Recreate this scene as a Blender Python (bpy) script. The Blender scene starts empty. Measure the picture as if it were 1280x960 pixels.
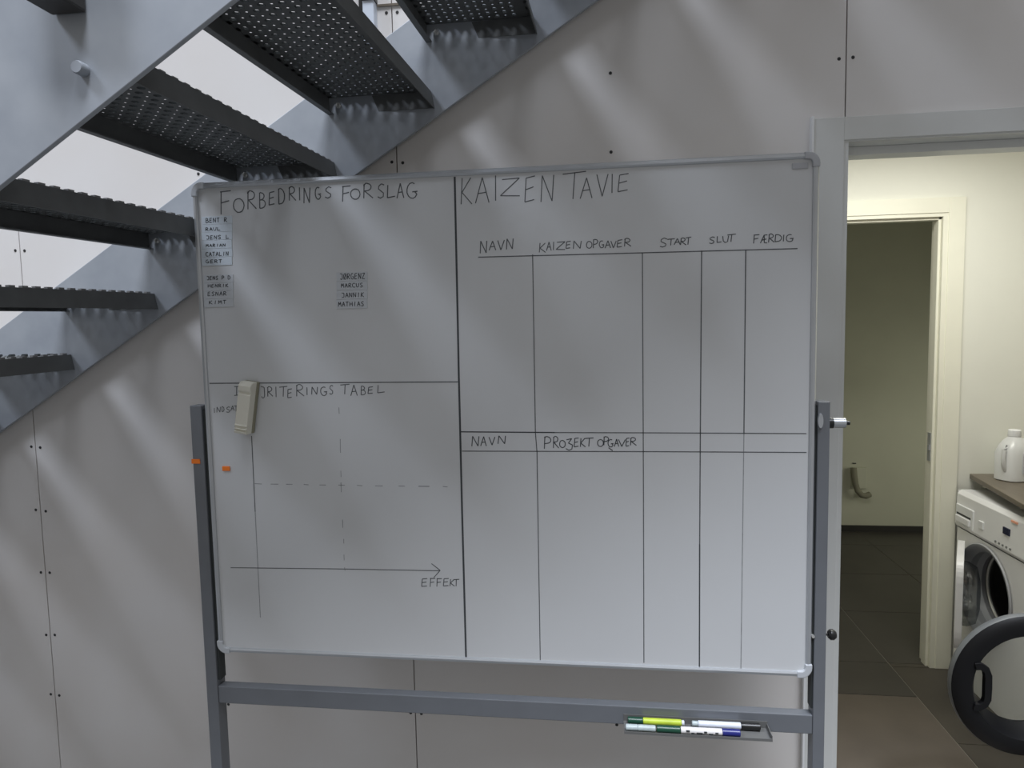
import bpy, bmesh, math, random
from mathutils import Vector, Matrix
C = bpy.context.scene.collection
S = bpy.context.scene
random.seed(7)

# ---------------------------------------------------------------- camera
F_PX = 855.5
cam = bpy.data.cameras.new('camera'); camo = bpy.data.objects.new('camera', cam); C.objects.link(camo)
cam.sensor_fit = 'HORIZONTAL'; cam.sensor_width = 36.0; cam.lens = F_PX / 1280 * 36.0
cam.clip_start = 0.02; cam.clip_end = 100
_yaw, _pitch, _roll = -0.1281, -0.0826, -0.0206
_f = Vector((math.sin(_yaw)*math.cos(_pitch), math.cos(_yaw)*math.cos(_pitch), math.sin(_pitch)))
_r = Vector((math.cos(_yaw), -math.sin(_yaw), 0)); _u = _r.cross(_f)
_c, _s = math.cos(_roll), math.sin(_roll)
_R, _U = _c*_r + _s*_u, -_s*_r + _c*_u
camo.matrix_world = Matrix(((_R.x, _U.x, -_f.x, 1.7623), (_R.y, _U.y, -_f.y, -1.922), (_R.z, _U.z, -_f.z, 1.62), (0, 0, 0, 1)))
S.camera = camo

# ---------------------------------------------------------------- world and light
w = bpy.data.worlds.new('world'); S.world = w; w.use_nodes = True
w.node_tree.nodes['Background'].inputs['Color'].default_value = (0.97, 0.95, 0.93, 1)
w.node_tree.nodes['Background'].inputs['Strength'].default_value = 0.305
def lamp(name, kind, loc, direction, energy, color, **kw):
    l = bpy.data.lights.new(name, kind); l.energy = energy; l.color = color
    for k, v in kw.items(): setattr(l, k, v)
    o = bpy.data.objects.new(name, l); C.objects.link(o); o.location = loc
    o.rotation_euler = Vector(direction).to_track_quat('-Z', 'Y').to_euler()
    return o
# daylight of the high window up the stair hall
lamp('stair_window_daylight', 'SUN', (-4, -4, 8), (1.0, 0.70, -1.40), 1.5, (0.84, 0.92, 1.08), angle=math.radians(14))
lamp('upper_wall_fill_sun', 'SUN', (1, -4, 8), (-0.25, 0.56, -1.60), 4.3, (0.90, 0.95, 1.05), angle=math.radians(20))  # second sun, added to brighten the wall above the stair
# ceiling tube in the laundry room
lamp('laundry_ceiling_tube', 'AREA', (2.95, 0.62, 2.42), (0, 0, -1), 19, (1.0, 0.995, 0.93), shape='RECTANGLE', size=0.9, size_y=0.25)
# added fill lamp with no known source, lifts the far wall behind the laundry
lamp('dim_room_fill', 'AREA', (4.7, 2.4, 0.8), (-0.6, 0.45, -0.12), 4.2, (1.0, 1.0, 0.85), shape='RECTANGLE', size=0.8, size_y=0.8)
S.view_settings.view_transform = 'Standard'; S.view_settings.look = 'None'
S.view_settings.exposure = 0.0; S.view_settings.gamma = 1.0; S.view_settings.use_curve_mapping = False

# ---------------------------------------------------------------- materials
def mat(name, col, rough=0.6, metal=0.0, noise=0.0, scale=6.0, bump=0.0, bscale=200.0, spec=0.5, col2=None, trans=0.0, alpha=1.0, stretch=None, emis=None):
    m = bpy.data.materials.new(name); m.use_nodes = True; nt = m.node_tree; b = nt.nodes['Principled BSDF']
    b.inputs['Base Color'].default_value = (*col, 1); b.inputs['Roughness'].default_value = rough
    b.inputs['Metallic'].default_value = metal; b.inputs['Specular IOR Level'].default_value = spec
    b.inputs['Transmission Weight'].default_value = trans; b.inputs['Alpha'].default_value = alpha
    if emis:
        b.inputs['Emission Color'].default_value = (*emis[0], 1); b.inputs['Emission Strength'].default_value = emis[1]
    tc = nt.nodes.new('ShaderNodeTexCoord'); mp = nt.nodes.new('ShaderNodeMapping')
    nt.links.new(tc.outputs['Object'], mp.inputs['Vector'])
    if stretch: mp.inputs['Scale'].default_value = stretch
    if noise > 0 or col2:
        n = nt.nodes.new('ShaderNodeTexNoise'); n.inputs['Scale'].default_value = scale; n.inputs['Detail'].default_value = 5
        r = nt.nodes.new('ShaderNodeValToRGB'); r.color_ramp.elements[0].position = 0.3; r.color_ramp.elements[1].position = 0.7
        c2 = col2 or tuple(min(1, c*(1+noise)) for c in col)
        c1 = col if col2 else tuple(c*(1-noise) for c in col)
        r.color_ramp.elements[0].color = (*c1, 1); r.color_ramp.elements[1].color = (*c2, 1)
        nt.links.new(mp.outputs['Vector'], n.inputs['Vector']); nt.links.new(n.outputs['Fac'], r.inputs['Fac'])
        nt.links.new(r.outputs['Color'], b.inputs['Base Color'])
    if bump > 0:
        n2 = nt.nodes.new('ShaderNodeTexNoise'); n2.inputs['Scale'].default_value = bscale
        bp = nt.nodes.new('ShaderNodeBump'); bp.inputs['Strength'].default_value = bump; bp.inputs['Distance'].default_value = 0.002
        nt.links.new(mp.outputs['Vector'], n2.inputs['Vector']); nt.links.new(n2.outputs['Fac'], bp.inputs['Height'])
        nt.links.new(bp.outputs['Normal'], b.inputs['Normal'])
    return m
M = dict(
    panel=mat('painted_wall_board', (0.70, 0.665, 0.63), 0.42, noise=0.0, col2=(0.75, 0.735, 0.72), scale=1.7, bump=0.05, bscale=60),
    core=mat('joint_dark', (0.16, 0.11, 0.09), 0.9),
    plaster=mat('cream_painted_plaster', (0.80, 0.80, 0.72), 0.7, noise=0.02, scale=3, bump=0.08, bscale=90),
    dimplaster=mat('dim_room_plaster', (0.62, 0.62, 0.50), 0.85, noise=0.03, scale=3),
    trimw=mat('grey_white_door_lacquer', (0.66, 0.67, 0.65), 0.4, noise=0.02, scale=8),
    trimc=mat('cream_door_lacquer', (0.83, 0.82, 0.70), 0.4, noise=0.02, scale=8),
    galv=mat('galvanised_steel_plate', (0.30, 0.325, 0.36), 0.5, metal=0.2, col2=(0.38, 0.405, 0.435), scale=9, bump=0.05, bscale=30),
    tread=mat('dark_galvanised_tread', (0.12, 0.125, 0.125), 0.55, metal=0.2, noise=0.12, scale=14),
    treadtop=mat('worn_tread_grip', (0.30, 0.30, 0.30), 0.45, metal=0.4, noise=0.15, scale=30),
    screw=mat('dark_screw', (0.02, 0.02, 0.02), 0.5),
    zinc=mat('zinc_bolt', (0.75, 0.74, 0.70), 0.35, metal=0.7),
    board=mat('whiteboard_enamel', (0.61, 0.62, 0.625), 0.36, noise=0.02, scale=2.2, spec=0.35),
    alu=mat('anodised_aluminium', (0.52, 0.54, 0.56), 0.32, metal=0.6, noise=0.03, scale=20),
    alud=mat('aluminium_inner_side', (0.40, 0.42, 0.44), 0.4, metal=0.5),
    cap=mat('grey_plastic_corner', (0.42, 0.43, 0.45), 0.4),
    capl=mat('pale_plastic_corner', (0.50, 0.52, 0.54), 0.4),
    post=mat('grey_painted_steel_post', (0.17, 0.18, 0.195), 0.38, metal=0.2, noise=0.04, scale=15),
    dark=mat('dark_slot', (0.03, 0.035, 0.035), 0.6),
    ink=mat('dry_marker_ink', (0.10, 0.105, 0.11), 0.7, noise=0.25, scale=60),
    inkf=mat('faded_marker_ink', (0.25, 0.26, 0.265), 0.7, noise=0.2, scale=60),
    inkd=mat('dark_marker_ink', (0.05, 0.055, 0.06), 0.7),
    strip=mat('pale_blue_magnet_strip', (0.60, 0.66, 0.71), 0.5),
    stripg=mat('grey_magnet_strip', (0.56, 0.585, 0.61), 0.5),
    orange=mat('orange_paper', (0.95, 0.22, 0.02), 0.7),
    ivory=mat('ivory_plastic', (0.74, 0.72, 0.62), 0.4),
    felt=mat('olive_felt', (0.28, 0.27, 0.20), 0.95),
    black=mat('black_plastic', (0.012, 0.012, 0.012), 0.35),
    ringm=mat('graphite_plastic', (0.009, 0.009, 0.010), 0.45, spec=0.25),
    green=mat('dark_green_plastic', (0.01, 0.06, 0.035), 0.35),
    lime=mat('lime_label', (0.50, 0.62, 0.05), 0.45, noise=0.1, scale=50),
    pens=mat('silver_plastic', (0.42, 0.48, 0.48), 0.35, noise=0.1, scale=90),
    penw=mat('pale_pen_barrel', (0.66, 0.69, 0.76), 0.35),
    penw2=mat('cream_pen_barrel', (0.72, 0.70, 0.68), 0.4),
    blue=mat('navy_plastic', (0.015, 0.02, 0.16), 0.35),
    traym=mat('grey_tray', (0.13, 0.13, 0.125), 0.5),
    white=mat('white_enamel', (0.84, 0.84, 0.84), 0.3),
    whitep=mat('white_plastic', (0.80, 0.81, 0.81), 0.4),
    steel=mat('drum_steel', (0.30, 0.30, 0.30), 0.3, metal=0.9),
    rubber=mat('grey_rubber', (0.20, 0.21, 0.20), 0.6),
    lcd=mat('dark_display', (0.02, 0.025, 0.06), 0.2),
    orangeb=mat('pale_orange_print', (0.9, 0.45, 0.3), 0.6),
    worktop=mat('brown_laminate', (0.15, 0.125, 0.095), 0.4, noise=0.12, scale=8, stretch=(8, 1, 1)),
    jug=mat('translucent_white_jug', (0.86, 0.87, 0.86), 0.3, trans=0.25),
    juglab=mat('pale_grey_label', (0.50, 0.52, 0.54), 0.5),
    grout=mat('pale_grout', (0.30, 0.28, 0.24), 0.9),
    hall=mat('dark_hall_floor', (0.07, 0.068, 0.065), 0.6, noise=0.1, scale=3),
    base=mat('dark_skirting_tile', (0.035, 0.033, 0.03), 0.5),
    trunk=mat('blue_white_trunking', (0.60, 0.65, 0.72), 0.45),
)
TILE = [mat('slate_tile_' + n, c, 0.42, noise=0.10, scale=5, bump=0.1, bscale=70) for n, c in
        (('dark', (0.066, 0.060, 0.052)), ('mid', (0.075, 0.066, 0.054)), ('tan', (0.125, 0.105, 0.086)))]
def glass(name, tint, mixf):
    m = bpy.data.materials.new(name); m.use_nodes = True; nt = m.node_tree; nt.nodes.clear()
    o = nt.nodes.new('ShaderNodeOutputMaterial'); t = nt.nodes.new('ShaderNodeBsdfTransparent'); g = nt.nodes.new('ShaderNodeBsdfGlossy')
    t.inputs[0].default_value = (*tint, 1); g.inputs['Roughness'].default_value = 0.08
    x = nt.nodes.new('ShaderNodeMixShader'); x.inputs[0].default_value = mixf
    nt.links.new(t.outputs[0], x.inputs[1]); nt.links.new(g.outputs[0], x.inputs[2]); nt.links.new(x.outputs[0], o.inputs[0])
    return m
M['glass'] = glass('door_glass', (0.90, 0.92, 0.92), 0.05)
M['smoke'] = glass('smoky_door_glass', (0.62, 0.64, 0.65), 0.12)

# ---------------------------------------------------------------- helpers
def obj(name, bm, m, parent=None, bevel=0.0, smooth=False):
    me = bpy.data.meshes.new(name)
    bmesh.ops.recalc_face_normals(bm, faces=bm.faces)
    bm.to_mesh(me); bm.free()
    o = bpy.data.objects.new(name, me); C.objects.link(o)
    for x in (m if isinstance(m, (list, tuple)) else [m]): me.materials.append(x)
    if parent: o.parent = parent
    if bevel:
        b = o.modifiers.new('bevel', 'BEVEL'); b.width = bevel; b.segments = 2; b.limit_method = 'ANGLE'
    if smooth:
        for p in me.polygons: p.use_smooth = True
        me.set_sharp_from_angle(angle=math.radians(40))
    return o
def empty(name, loc=(0, 0, 0)):
    o = bpy.data.objects.new(name, None); C.objects.link(o); o.location = loc; o.empty_display_size = 0.1
    return o
def tag(o, label, cat, group=None):
    o['label'] = label; o['category'] = cat
    if group: o['group'] = group
    return o
def struct(o):
    o['kind'] = 'structure'; return o
def box(bm, x0, x1, y0, y1, z0, z1, mi=0):
    v = [bm.verts.new((x, y, z)) for x in (x0, x1) for y in (y0, y1) for z in (z0, z1)]
    for q in ((0, 1, 3, 2), (4, 6, 7, 5), (0, 4, 5, 1), (2, 3, 7, 6), (0, 2, 6, 4), (1, 5, 7, 3)):
        f = bm.faces.new([v[i] for i in q]); f.material_index = mi
    return v
def bx(*a, **k):
    bm = bmesh.new(); box(bm, *a, **k); return bm
def prism(bm, pts, axis, a, b, mi=0):
    """extrude a polygon; pts are the two other coordinates in xyz order"""
    def P(p, t): return (t, p[0], p[1]) if axis == 0 else (p[0], t, p[1]) if axis == 1 else (p[0], p[1], t)
    A = [bm.verts.new(P(p, a)) for p in pts]; B = [bm.verts.new(P(p, b)) for p in pts]
    n = len(pts)
    for f in (A, B[::-1]):
        bm.faces.new(f).material_index = mi
    for i in range(n):
        bm.faces.new((A[i], B[i], B[(i+1) % n], A[(i+1) % n])).material_index = mi
def lathe(bm, prof, origin, axis, seg=32, mi=0, a0=0.0, a1=2*math.pi, closed=False):
    """prof: (radius, distance along axis)"""
    ax = Vector(axis).normalized(); t = Vector((0, 0, 1)) if abs(ax.z) < 0.9 else Vector((1, 0, 0))
    e1 = ax.cross(t).normalized(); e2 = ax.cross(e1); o = Vector(origin)
    rings = []
    for k in range(seg):
        a = a0 + (a1-a0)*k/seg
        d = e1*math.cos(a) + e2*math.sin(a)
        rings.append([bm.verts.new(o + d*r + ax*h) for r, h in prof])
    n = len(prof)
    for k in range(seg):
        A, B = rings[k], rings[(k+1) % seg]
        for i in range(n if closed else n-1):
            j = (i+1) % n
            bm.faces.new((A[i], B[i], B[j], A[j])).material_index = mi
    if not closed:
        for i in (0, n-1):
            if prof[i][0] > 1e-6: bm.faces.new([r[i] for r in rings]).material_index = mi
def cyl(bm, p, q, r, seg=16, mi=0, r2=None):
    p = Vector(p); q = Vector(q); d = q-p
    lathe(bm, [(r, 0), (r if r2 is None else r2, d.length)], p, d, seg, mi)
def tube(bm, pts, r, seg=10, mi=0):
    pts = [Vector(p) for p in pts]; rings = []
    for i, p in enumerate(pts):
        d = (pts[min(i+1, len(pts)-1)] - pts[max(i-1, 0)]).normalized()
        t = Vector((0, 0, 1)) if abs(d.z) < 0.9 else Vector((1, 0, 0))
        e1 = d.cross(t).normalized(); e2 = d.cross(e1)
        rings.append([bm.verts.new(p + (e1*math.cos(2*math.pi*k/seg) + e2*math.sin(2*math.pi*k/seg))*r) for k in range(seg)])
    for a, b in zip(rings, rings[1:]):
        for k in range(seg): bm.faces.new((a[k], b[k], b[(k+1) % seg], a[(k+1) % seg])).material_index = mi
    bm.faces.new(rings[0]); bm.faces.new(rings[-1][::-1])

# ================================================================ SETTING
# hall wall: a core with boards screwed on it, open joints between the boards
DX0, DX1, DZ = 2.394, 3.30, 2.084            # doorway in the hall wall
bm = bmesh.new()
box(bm, -3.6, DX0, 0.013, 0.14, 0, 4.6); box(bm, DX1, 5.2, 0.013, 0.14, 0, 4.6); box(bm, DX0, DX1, 0.013, 0.14, DZ, 4.6)
wall = struct(obj('wall_hall', bm, M['core']))
sc = bmesh.new(); lathe(sc, [(0.0, -0.0012), (0.0035, -0.0012), (0.0046, 0.0), (0.0046, 0.002)], (0, 0, 0), (0, 1, 0), 10)
screw0 = None
G = 0.0016
for k in range(-3, 4):
    x0, x1 = 1.2*k + G, 1.2*(k+1) - G
    for (za, zb) in ((0.0, 2.72 - G), (2.72 + G, 4.6)):
        bm = bmesh.new()
        if k >= 2 and za == 0.0: za = 2.092
        if k == 1 and za == 0.0:
            prism(bm, [(x0, 0), (2.385, 0), (2.385, 2.10), (x1, 2.10), (x1, zb), (x0, zb)], 1, 0.0, 0.012)
        elif k == 3 and za == 2.092:
            prism(bm, [(x0, 0), (x1, 0), (x1, zb), (x0, zb)], 1, 0.0, 0.012)
        else:
            box(bm, x0, x1, 0.0, 0.012, za, zb)
        p = obj('wall_panel', bm, M['panel'], wall)
        if za > 2.5: continue
        for sx in (x0 - G + 0.0165, 0.5*(x0+x1), x1 + G - 0.0165):
            for n in range(-2, 10):
                z = 2.294 - 0.2035*n + random.uniform(-.003, .003)
                if not (za + 0.03 < z < zb - 0.03) or (k in (-2, 3) and n > 6): continue
                if k <= 0 and sx < -0.2: continue
                if 2.30 < sx < 2.75 and z < 2.15: continue
                if screw0 is None:
                    screw0 = obj('screw', sc, M['screw'], p); s_ = screw0
                else:
                    s_ = screw0.copy(); C.objects.link(s_); s_.parent = p
                s_.location = (sx + random.uniform(-.002, .002), -0.0002, z)

# floor: dark hall floor, tiled laundry and room beyond
fl = struct(obj('floor', bx(-4.5, 6.0, -6.0, 0.0, -0.05, 0.0), M['hall']))
bed = struct(obj('floor_laundry', bx(1.9, 5.3, 0.0, 3.7, -0.05, -0.003), M['grout']))
def tile(x0, x1, y0, y1, m):
    g = 0.002
    o = obj('tile', bx(x0+g, x1-g, y0+g, y1-g, -0.012, random.uniform(-.0004, .0002)), m, bed, bevel=0.0012)
rows_l = [0.0, 0.50, 1.095, 1.395, 1.995, 2.595, 3.195, 3.54]
rows_r = [0.0, 0.16, 0.762, 1.362, 1.395, 1.995, 2.595, 3.195, 3.54]
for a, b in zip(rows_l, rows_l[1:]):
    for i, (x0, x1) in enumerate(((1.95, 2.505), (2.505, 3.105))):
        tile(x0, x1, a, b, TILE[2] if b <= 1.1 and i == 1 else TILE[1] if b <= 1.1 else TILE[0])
for a, b in zip(rows_r, rows_r[1:]):
    for x0, x1 in ((3.105, 3.705), (3.705, 4.305), (4.305, 4.905)):
        tile(x0, x1, a, b, TILE[1] if b < 1.4 else TILE[0])

# door frame 1 (hall to laundry)
d1 = struct(empty('door_1', (2.8, 0, 0)))
def P(name, bm, m, parent, **k):
    o = obj(name, bm, m, parent, **k)
    o.matrix_parent_inverse = Matrix.Translation(-parent.location)
    return o
P('casing', bx(2.318, DX0, -0.016, 0.0, 0, 2.142), M['trimw'], d1, bevel=0.001)
P('casing', bx(DX1, 3.376, -0.016, 0.0, 0, 2.142), M['trimw'], d1, bevel=0.001)
P('casing', bx(DX0, DX1, -0.016, 0.0, DZ, 2.142), M['trimw'], d1, bevel=0.001)
P('edge_highlight', bx(2.313, 2.318, -0.020, 0.0, 0, 2.147), M['whitep'], d1)  # white strip painting the bright reflection along the casing edge
bm = bmesh.new(); box(bm, DX0-0.004, DX0+0.012, -0.012, 0.14, 0, DZ+0.004); box(bm, DX1-0.012, DX1+0.004, -0.012, 0.14, 0, DZ+0.004)
box(bm, DX0+0.012, DX1-0.012, -0.012, 0.14, DZ-0.004, DZ+0.004)
P('lining', bm, M['trimw'], d1)
bm = bmesh.new(); box(bm, DX0+0.015, DX0+0.03, 0.045, 0.105, 0, DZ-0.004); box(bm, DX0+0.015, DX1-0.015, 0.045, 0.105, DZ-0.026, DZ-0.004)
P('door_stop', bm, M['trimw'], d1, bevel=0.002)

# laundry room
YB = 1.372
bm = bmesh.new()
D2a, D2b, D2z = 2.43, 3.285, 2.08
box(bm, 1.9, D2a, YB, YB+0.09, 0, 2.5); box(bm, D2b, 5.3, YB, YB+0.09, 0, 2.5); box(bm, D2a, D2b, YB, YB+0.09, D2z, 2.5)
struct(obj('wall_laundry', bm, M['plaster']))
struct(obj('wall_left', bx(1.90, 1.95, 0.14, YB, 0, 2.5), M['plaster']))
struct(obj('wall_right', bx(4.02, 4.1, 0.14, YB, 0, 2.5), M['plaster']))
struct(obj('ceiling', bx(1.9, 5.3, 0.14, 3.7, 2.5, 2.56), M['plaster']))
# door frame 2 (laundry to the dim room)
d2 = struct(empty('door_2', (2.86, YB, 0)))
def casing_profile(bm, x0, x1, z0, z1, flip):
    box(bm, x0, x1, YB-0.017, YB, z0, z1)
P('casing', bx(D2b+0.008, D2b+0.076, YB-0.017, YB, 0, 2.15), M['trimc'], d2, bevel=0.002)
P('casing', bx(D2a-0.076, D2a-0.008, YB-0.017, YB, 0, 2.15), M['trimc'], d2, bevel=0.002)
P('casing', bx(D2a-0.008, D2b+0.008, YB-0.017, YB, D2z+0.004, 2.15), M['trimc'], d2, bevel=0.001)
bm = bmesh.new(); box(bm, D2b-0.014, D2b+0.008, YB-0.012, YB+0.09, 0, D2z+0.008); box(bm, D2a-0.008, D2a+0.014, YB-0.012, YB+0.09, 0, D2z+0.008)
box(bm, D2a+0.014, D2b-0.014, YB-0.012, YB+0.09, D2z-0.012, D2z+0.008)
P('lining', bm, M['trimc'], d2)
bm = bmesh.new(); box(bm, D2b-0.026, D2b-0.014, YB+0.005, YB+0.05, 0, D2z-0.012); box(bm, D2a+0.014, D2b-0.014, YB+0.005, YB+0.05, D2z-0.024, D2z-0.012)
P('door_stop', bm, M['trimc'], d2, bevel=0.002)
bm = bmesh.new(); box(bm, D2b-0.029, D2b-0.026, YB+0.012, YB+0.040, 0.97, 1.10)
box(bm, D2b-0.034, D2b-0.029, YB+0.016, YB+0.030, 1.02, 1.045)
P('strike_plate', bm, M['alu'], d2)
# dim room beyond
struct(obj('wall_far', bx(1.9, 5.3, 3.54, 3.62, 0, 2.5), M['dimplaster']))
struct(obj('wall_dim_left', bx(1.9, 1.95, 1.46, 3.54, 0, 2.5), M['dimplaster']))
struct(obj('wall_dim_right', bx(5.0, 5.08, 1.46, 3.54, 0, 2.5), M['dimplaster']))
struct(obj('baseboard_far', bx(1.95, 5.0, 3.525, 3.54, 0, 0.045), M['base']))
wb = empty('wall_bracket', (3.72, 3.54, 0.27))
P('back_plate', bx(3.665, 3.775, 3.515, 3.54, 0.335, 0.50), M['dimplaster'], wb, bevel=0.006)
bm = bmesh.new()
pts = [(3.672, 3.50, 0.50), (3.674, 3.49, 0.44), (3.680, 3.48, 0.38), (3.695, 3.47, 0.33), (3.72, 3.46, 0.30), (3.75, 3.46, 0.295), (3.78, 3.47, 0.305)]
tube(bm, pts, 0.022, 10)
P('curved_arm', bm, M['felt'], wb, smooth=True)
P('slot', bx(3.675, 3.70, 3.53, 3.54, 0.525, 0.532), M['dark'], wb)
tag(wb, 'small dim bracket with a curved dark arm low on the dark room wall', 'bracket')

# trunking with dark edge high on the hall wall
tr = empty('wall_trunking', (1.14, 0, 2.4))
P('cover', bx(1.126, 1.158, -0.030, 0.0, 2.345, 2.522), M['trunk'], tr, bevel=0.002)
P('shade_line', bx(1.114, 1.1255, -0.026, -0.001, 2.33, 3.1), M['black'], tr, bevel=0.002)  # black strip standing in for the shadow line beside the cover
P('bracket', bx(1.126, 1.160, -0.034, 0.0, 2.522, 2.537), M['black'], tr)
P('cover', bx(1.126, 1.158, -0.030, 0.0, 2.537, 3.1), M['trunk'], tr, bevel=0.002)
P('cross_strip', bx(1.160, 1.23, -0.004, 0.0, 2.514, 2.520), M['worktop'], tr)
tag(tr, 'blue-white vertical cable trunking with a dark edge above the staircase', 'trunking')

# ================================================================ STAIRCASE
st = empty('steel_staircase', (0.5, -0.45, 1.5))
SL = 0.6165
def zlo(x): return 1.384 + SL*x
XA, XB = -1.6, 3.7
def stringer(y0, y1):
    bm = bmesh.new()
    prism(bm, [(-2.245, 0.0), (XB, zlo(XB)), (XB, zlo(XB)+0.302), (-2.735, 0.0)], 1, y0, y1)
    return bm
YF, YN = -0.030, -0.877
P('stringer', stringer(YF, YF+0.010), M['galv'], st, bevel=0.0015)['label'] = 'grey stringer plate against the wall'
P('stringer', stringer(YN-0.010, YN), M['galv'], st, bevel=0.0015)['label'] = 'near grey stringer plate with a bolt'
# a tread: perforated plate with raised holes, turned-down flanges and end plates; origin at rear top edge on the wall side
TD, TL = 0.292, abs(YN-YF)-0.002
def tread_plate():
    bm = bmesh.new()
    nx, ny = 11, 36
    mx, my, mr = 0.014, 0.012, 0.036
    cx, cy = (TD-mx-mr)/nx, (TL-2*my)/ny
    def sq(x0, x1, y0, y1): bm.faces.new([bm.verts.new(p) for p in ((x0, y0, 0), (x1, y0, 0), (x1, y1, 0), (x0, y1, 0))])
    sq(-TD, 0, -my, 0); sq(-TD, 0, -TL, -TL+my); sq(-TD, -TD+mx, -TL+my, -my); sq(-mr, 0, -TL+my, -my)
    for i in range(nx):
        for j in range(ny):
            x = -TD+mx+cx*(i+.5); y = -my-cy*(j+.5)
            big = (i+j) % 2 == 0
            r = 0.0075 if big else 0.0030
            h = 0.0045 if big else 0.0005
            out = [bm.verts.new((x+sx*cx/2, y+sy*cy/2, 0)) for sx, sy in ((1, 0), (1, 1), (0, 1), (-1, 1), (-1, 0), (-1, -1), (0, -1), (1, -1))]
            inn = [bm.verts.new((x+r*1.12*math.cos(a), y+r*1.12*math.sin(a), 0)) for a in [k*math.pi/4 for k in range(8)]]
            top = [bm.verts.new((x+r*math.cos(a), y+r*math.sin(a), h)) for a in [k*math.pi/4 for k in range(8)]]
            low = [bm.verts.new((x+r*math.cos(a), y+r*math.sin(a), -0.0004)) for a in [k*math.pi/4 for k in range(8)]]
            for k in range(8):
                l = (k+1) % 8
                bm.faces.new((out[k], out[l], inn[l], inn[k]))
                bm.faces.new((inn[k], inn[l], top[l], top[k])).material_index = 2  # hole walls coloured near-black, painting shade inside the perforations
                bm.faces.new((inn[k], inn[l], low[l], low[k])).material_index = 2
    # row of grip teeth along both long edges
    for j in range(24):
        y = -TL*(j+.5)/24
        for x in (-0.007, -TD+0.007): box(bm, x-0.005, x+0.005, y-0.008, y+0.008, 0, 0.005, 1)
    return bm
def tread_flange():
    bm = bmesh.new()
    prism(bm, [(0, 0), (0.003, 0), (0.012, -0.046), (0.009, -0.046)], 1, -TL, 0)
    prism(bm, [(-TD, 0), (-TD, -0.046), (-TD+0.016, -0.046), (-TD+0.016, -0.043), (-TD+0.003, -0.043), (-TD+0.003, 0)], 1, -TL, 0)
    for a, b in ((-0.005, 0), (-TL, -TL+0.005)):
        prism(bm, [(-TD+0.003, -0.001), (0.0, -0.001), (0.009, -0.045), (-TD+0.003, -0.045)], 1, a, b)
    return bm
src = {}
for k in range(-9, 12):
    X, Z = 0.454 + 0.285*k, 1.741 + 0.1757*k
    t = bpy.data.objects.new('tread', src['t'].data if src else None) if src else None
    if not src:
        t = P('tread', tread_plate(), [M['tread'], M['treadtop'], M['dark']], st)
        fl_ = obj('flange', tread_flange(), M['tread'], t)
        bmb = bmesh.new(); lathe(bmb, [(0, -0.010), (0.006, -0.010), (0.008, -0.006), (0.008, 0)], (0, 0, 0), (0, 1, 0), 6)
        bo = obj('bolt', bmb, M['zinc'], t); bo.location = (-TD+0.030, -0.006, -0.022)
        src = dict(t=t, f=fl_, b=bo)
    else:
        t = src['t'].copy(); C.objects.link(t)
        for q in ('f', 'b'):
            c = src[q].copy(); C.objects.link(c); c.parent = t
    t.location = (X, YF - 0.0005, Z); t.rotation_euler = (math.radians(0.8), 0, math.radians(-1.9))
bm = bmesh.new()
lathe(bm, [(0.0, -0.018), (0.009, -0.018), (0.0105, -0.015), (0.0105, 0)], (0.952, YN-0.010, 2.042), (0, 1, 0), 20)
P('stringer_bolt', bm, M['galv'], st, smooth=True)
bm = bmesh.new(); box(bm, 0.905, 0.965, -0.945, -0.889, 2.128, 3.2)
P('rail_post', bm, M['base'], st, bevel=0.004)
bm = bmesh.new(); box(bm, 0.895, 1.0, -0.892, -0.887, 2.20, 2.30)
P('post_plate', bm, M['post'], st, bevel=0.002)
tag(st, 'grey steel staircase with perforated treads rising along the panelled wall', 'staircase')

# ================================================================ MOBILE WHITEBOARD
BX, BZ, BY, BW, BH = 0.7533, 1.996, -0.288, 1.5, 1.218     # outer frame: left, top, front face
wbd = empty('mobile_whiteboard', (1.5, -0.26, 0))
bm = bmesh.new(); box(bm, BX+0.008, BX+BW-0.008, BY+0.0015, BY+0.020, BZ-BH+0.008, BZ-0.008)
surf = P('writing_surface', bm, M['board'], wbd)
fr = 0.015
def frame_bar(pts_fn):
    bm = bmesh.new(); pts_fn(bm); return bm
prof = [(0.0, 0.022), (0.0, 0.004), (0.004, -0.003), (0.010, -0.0045), (0.014, -0.002), (0.015, 0.004), (0.015, 0.022)]  # (inward, Y offset)
def bar(x0, x1, z0, z1, side):
    bm = bmesh.new()
    if side in 'tb':
        zz = (lambda i: z1 - i) if side == 't' else (lambda i: z0 + i)
        prism(bm, [(BY+y, zz(i)) for i, y in prof], 0, x0, x1)
    else:
        xx = (lambda i: x0 + i) if side == 'l' else (lambda i: x1 - i)
        prism(bm, [(xx(i), BY+y) for i, y in prof], 2, z0, z1)
    return bm
cr = 0.03
P('frame_bar', bar(BX+cr, BX+BW-cr, 0, BZ, 't'), M['alu'], wbd, smooth=True)
P('frame_bar', bar(BX+cr, BX+BW-cr, BZ-BH, 0, 'b'), M['alu'], wbd, smooth=True)
P('frame_bar', bar(BX, 0, BZ-BH+cr, BZ-cr, 'l'), M['alu'], wbd, smooth=True)
P('frame_bar', bar(0, BX+BW, BZ-BH+cr, BZ-cr, 'r'), M['alu'], wbd, smooth=True)
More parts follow.
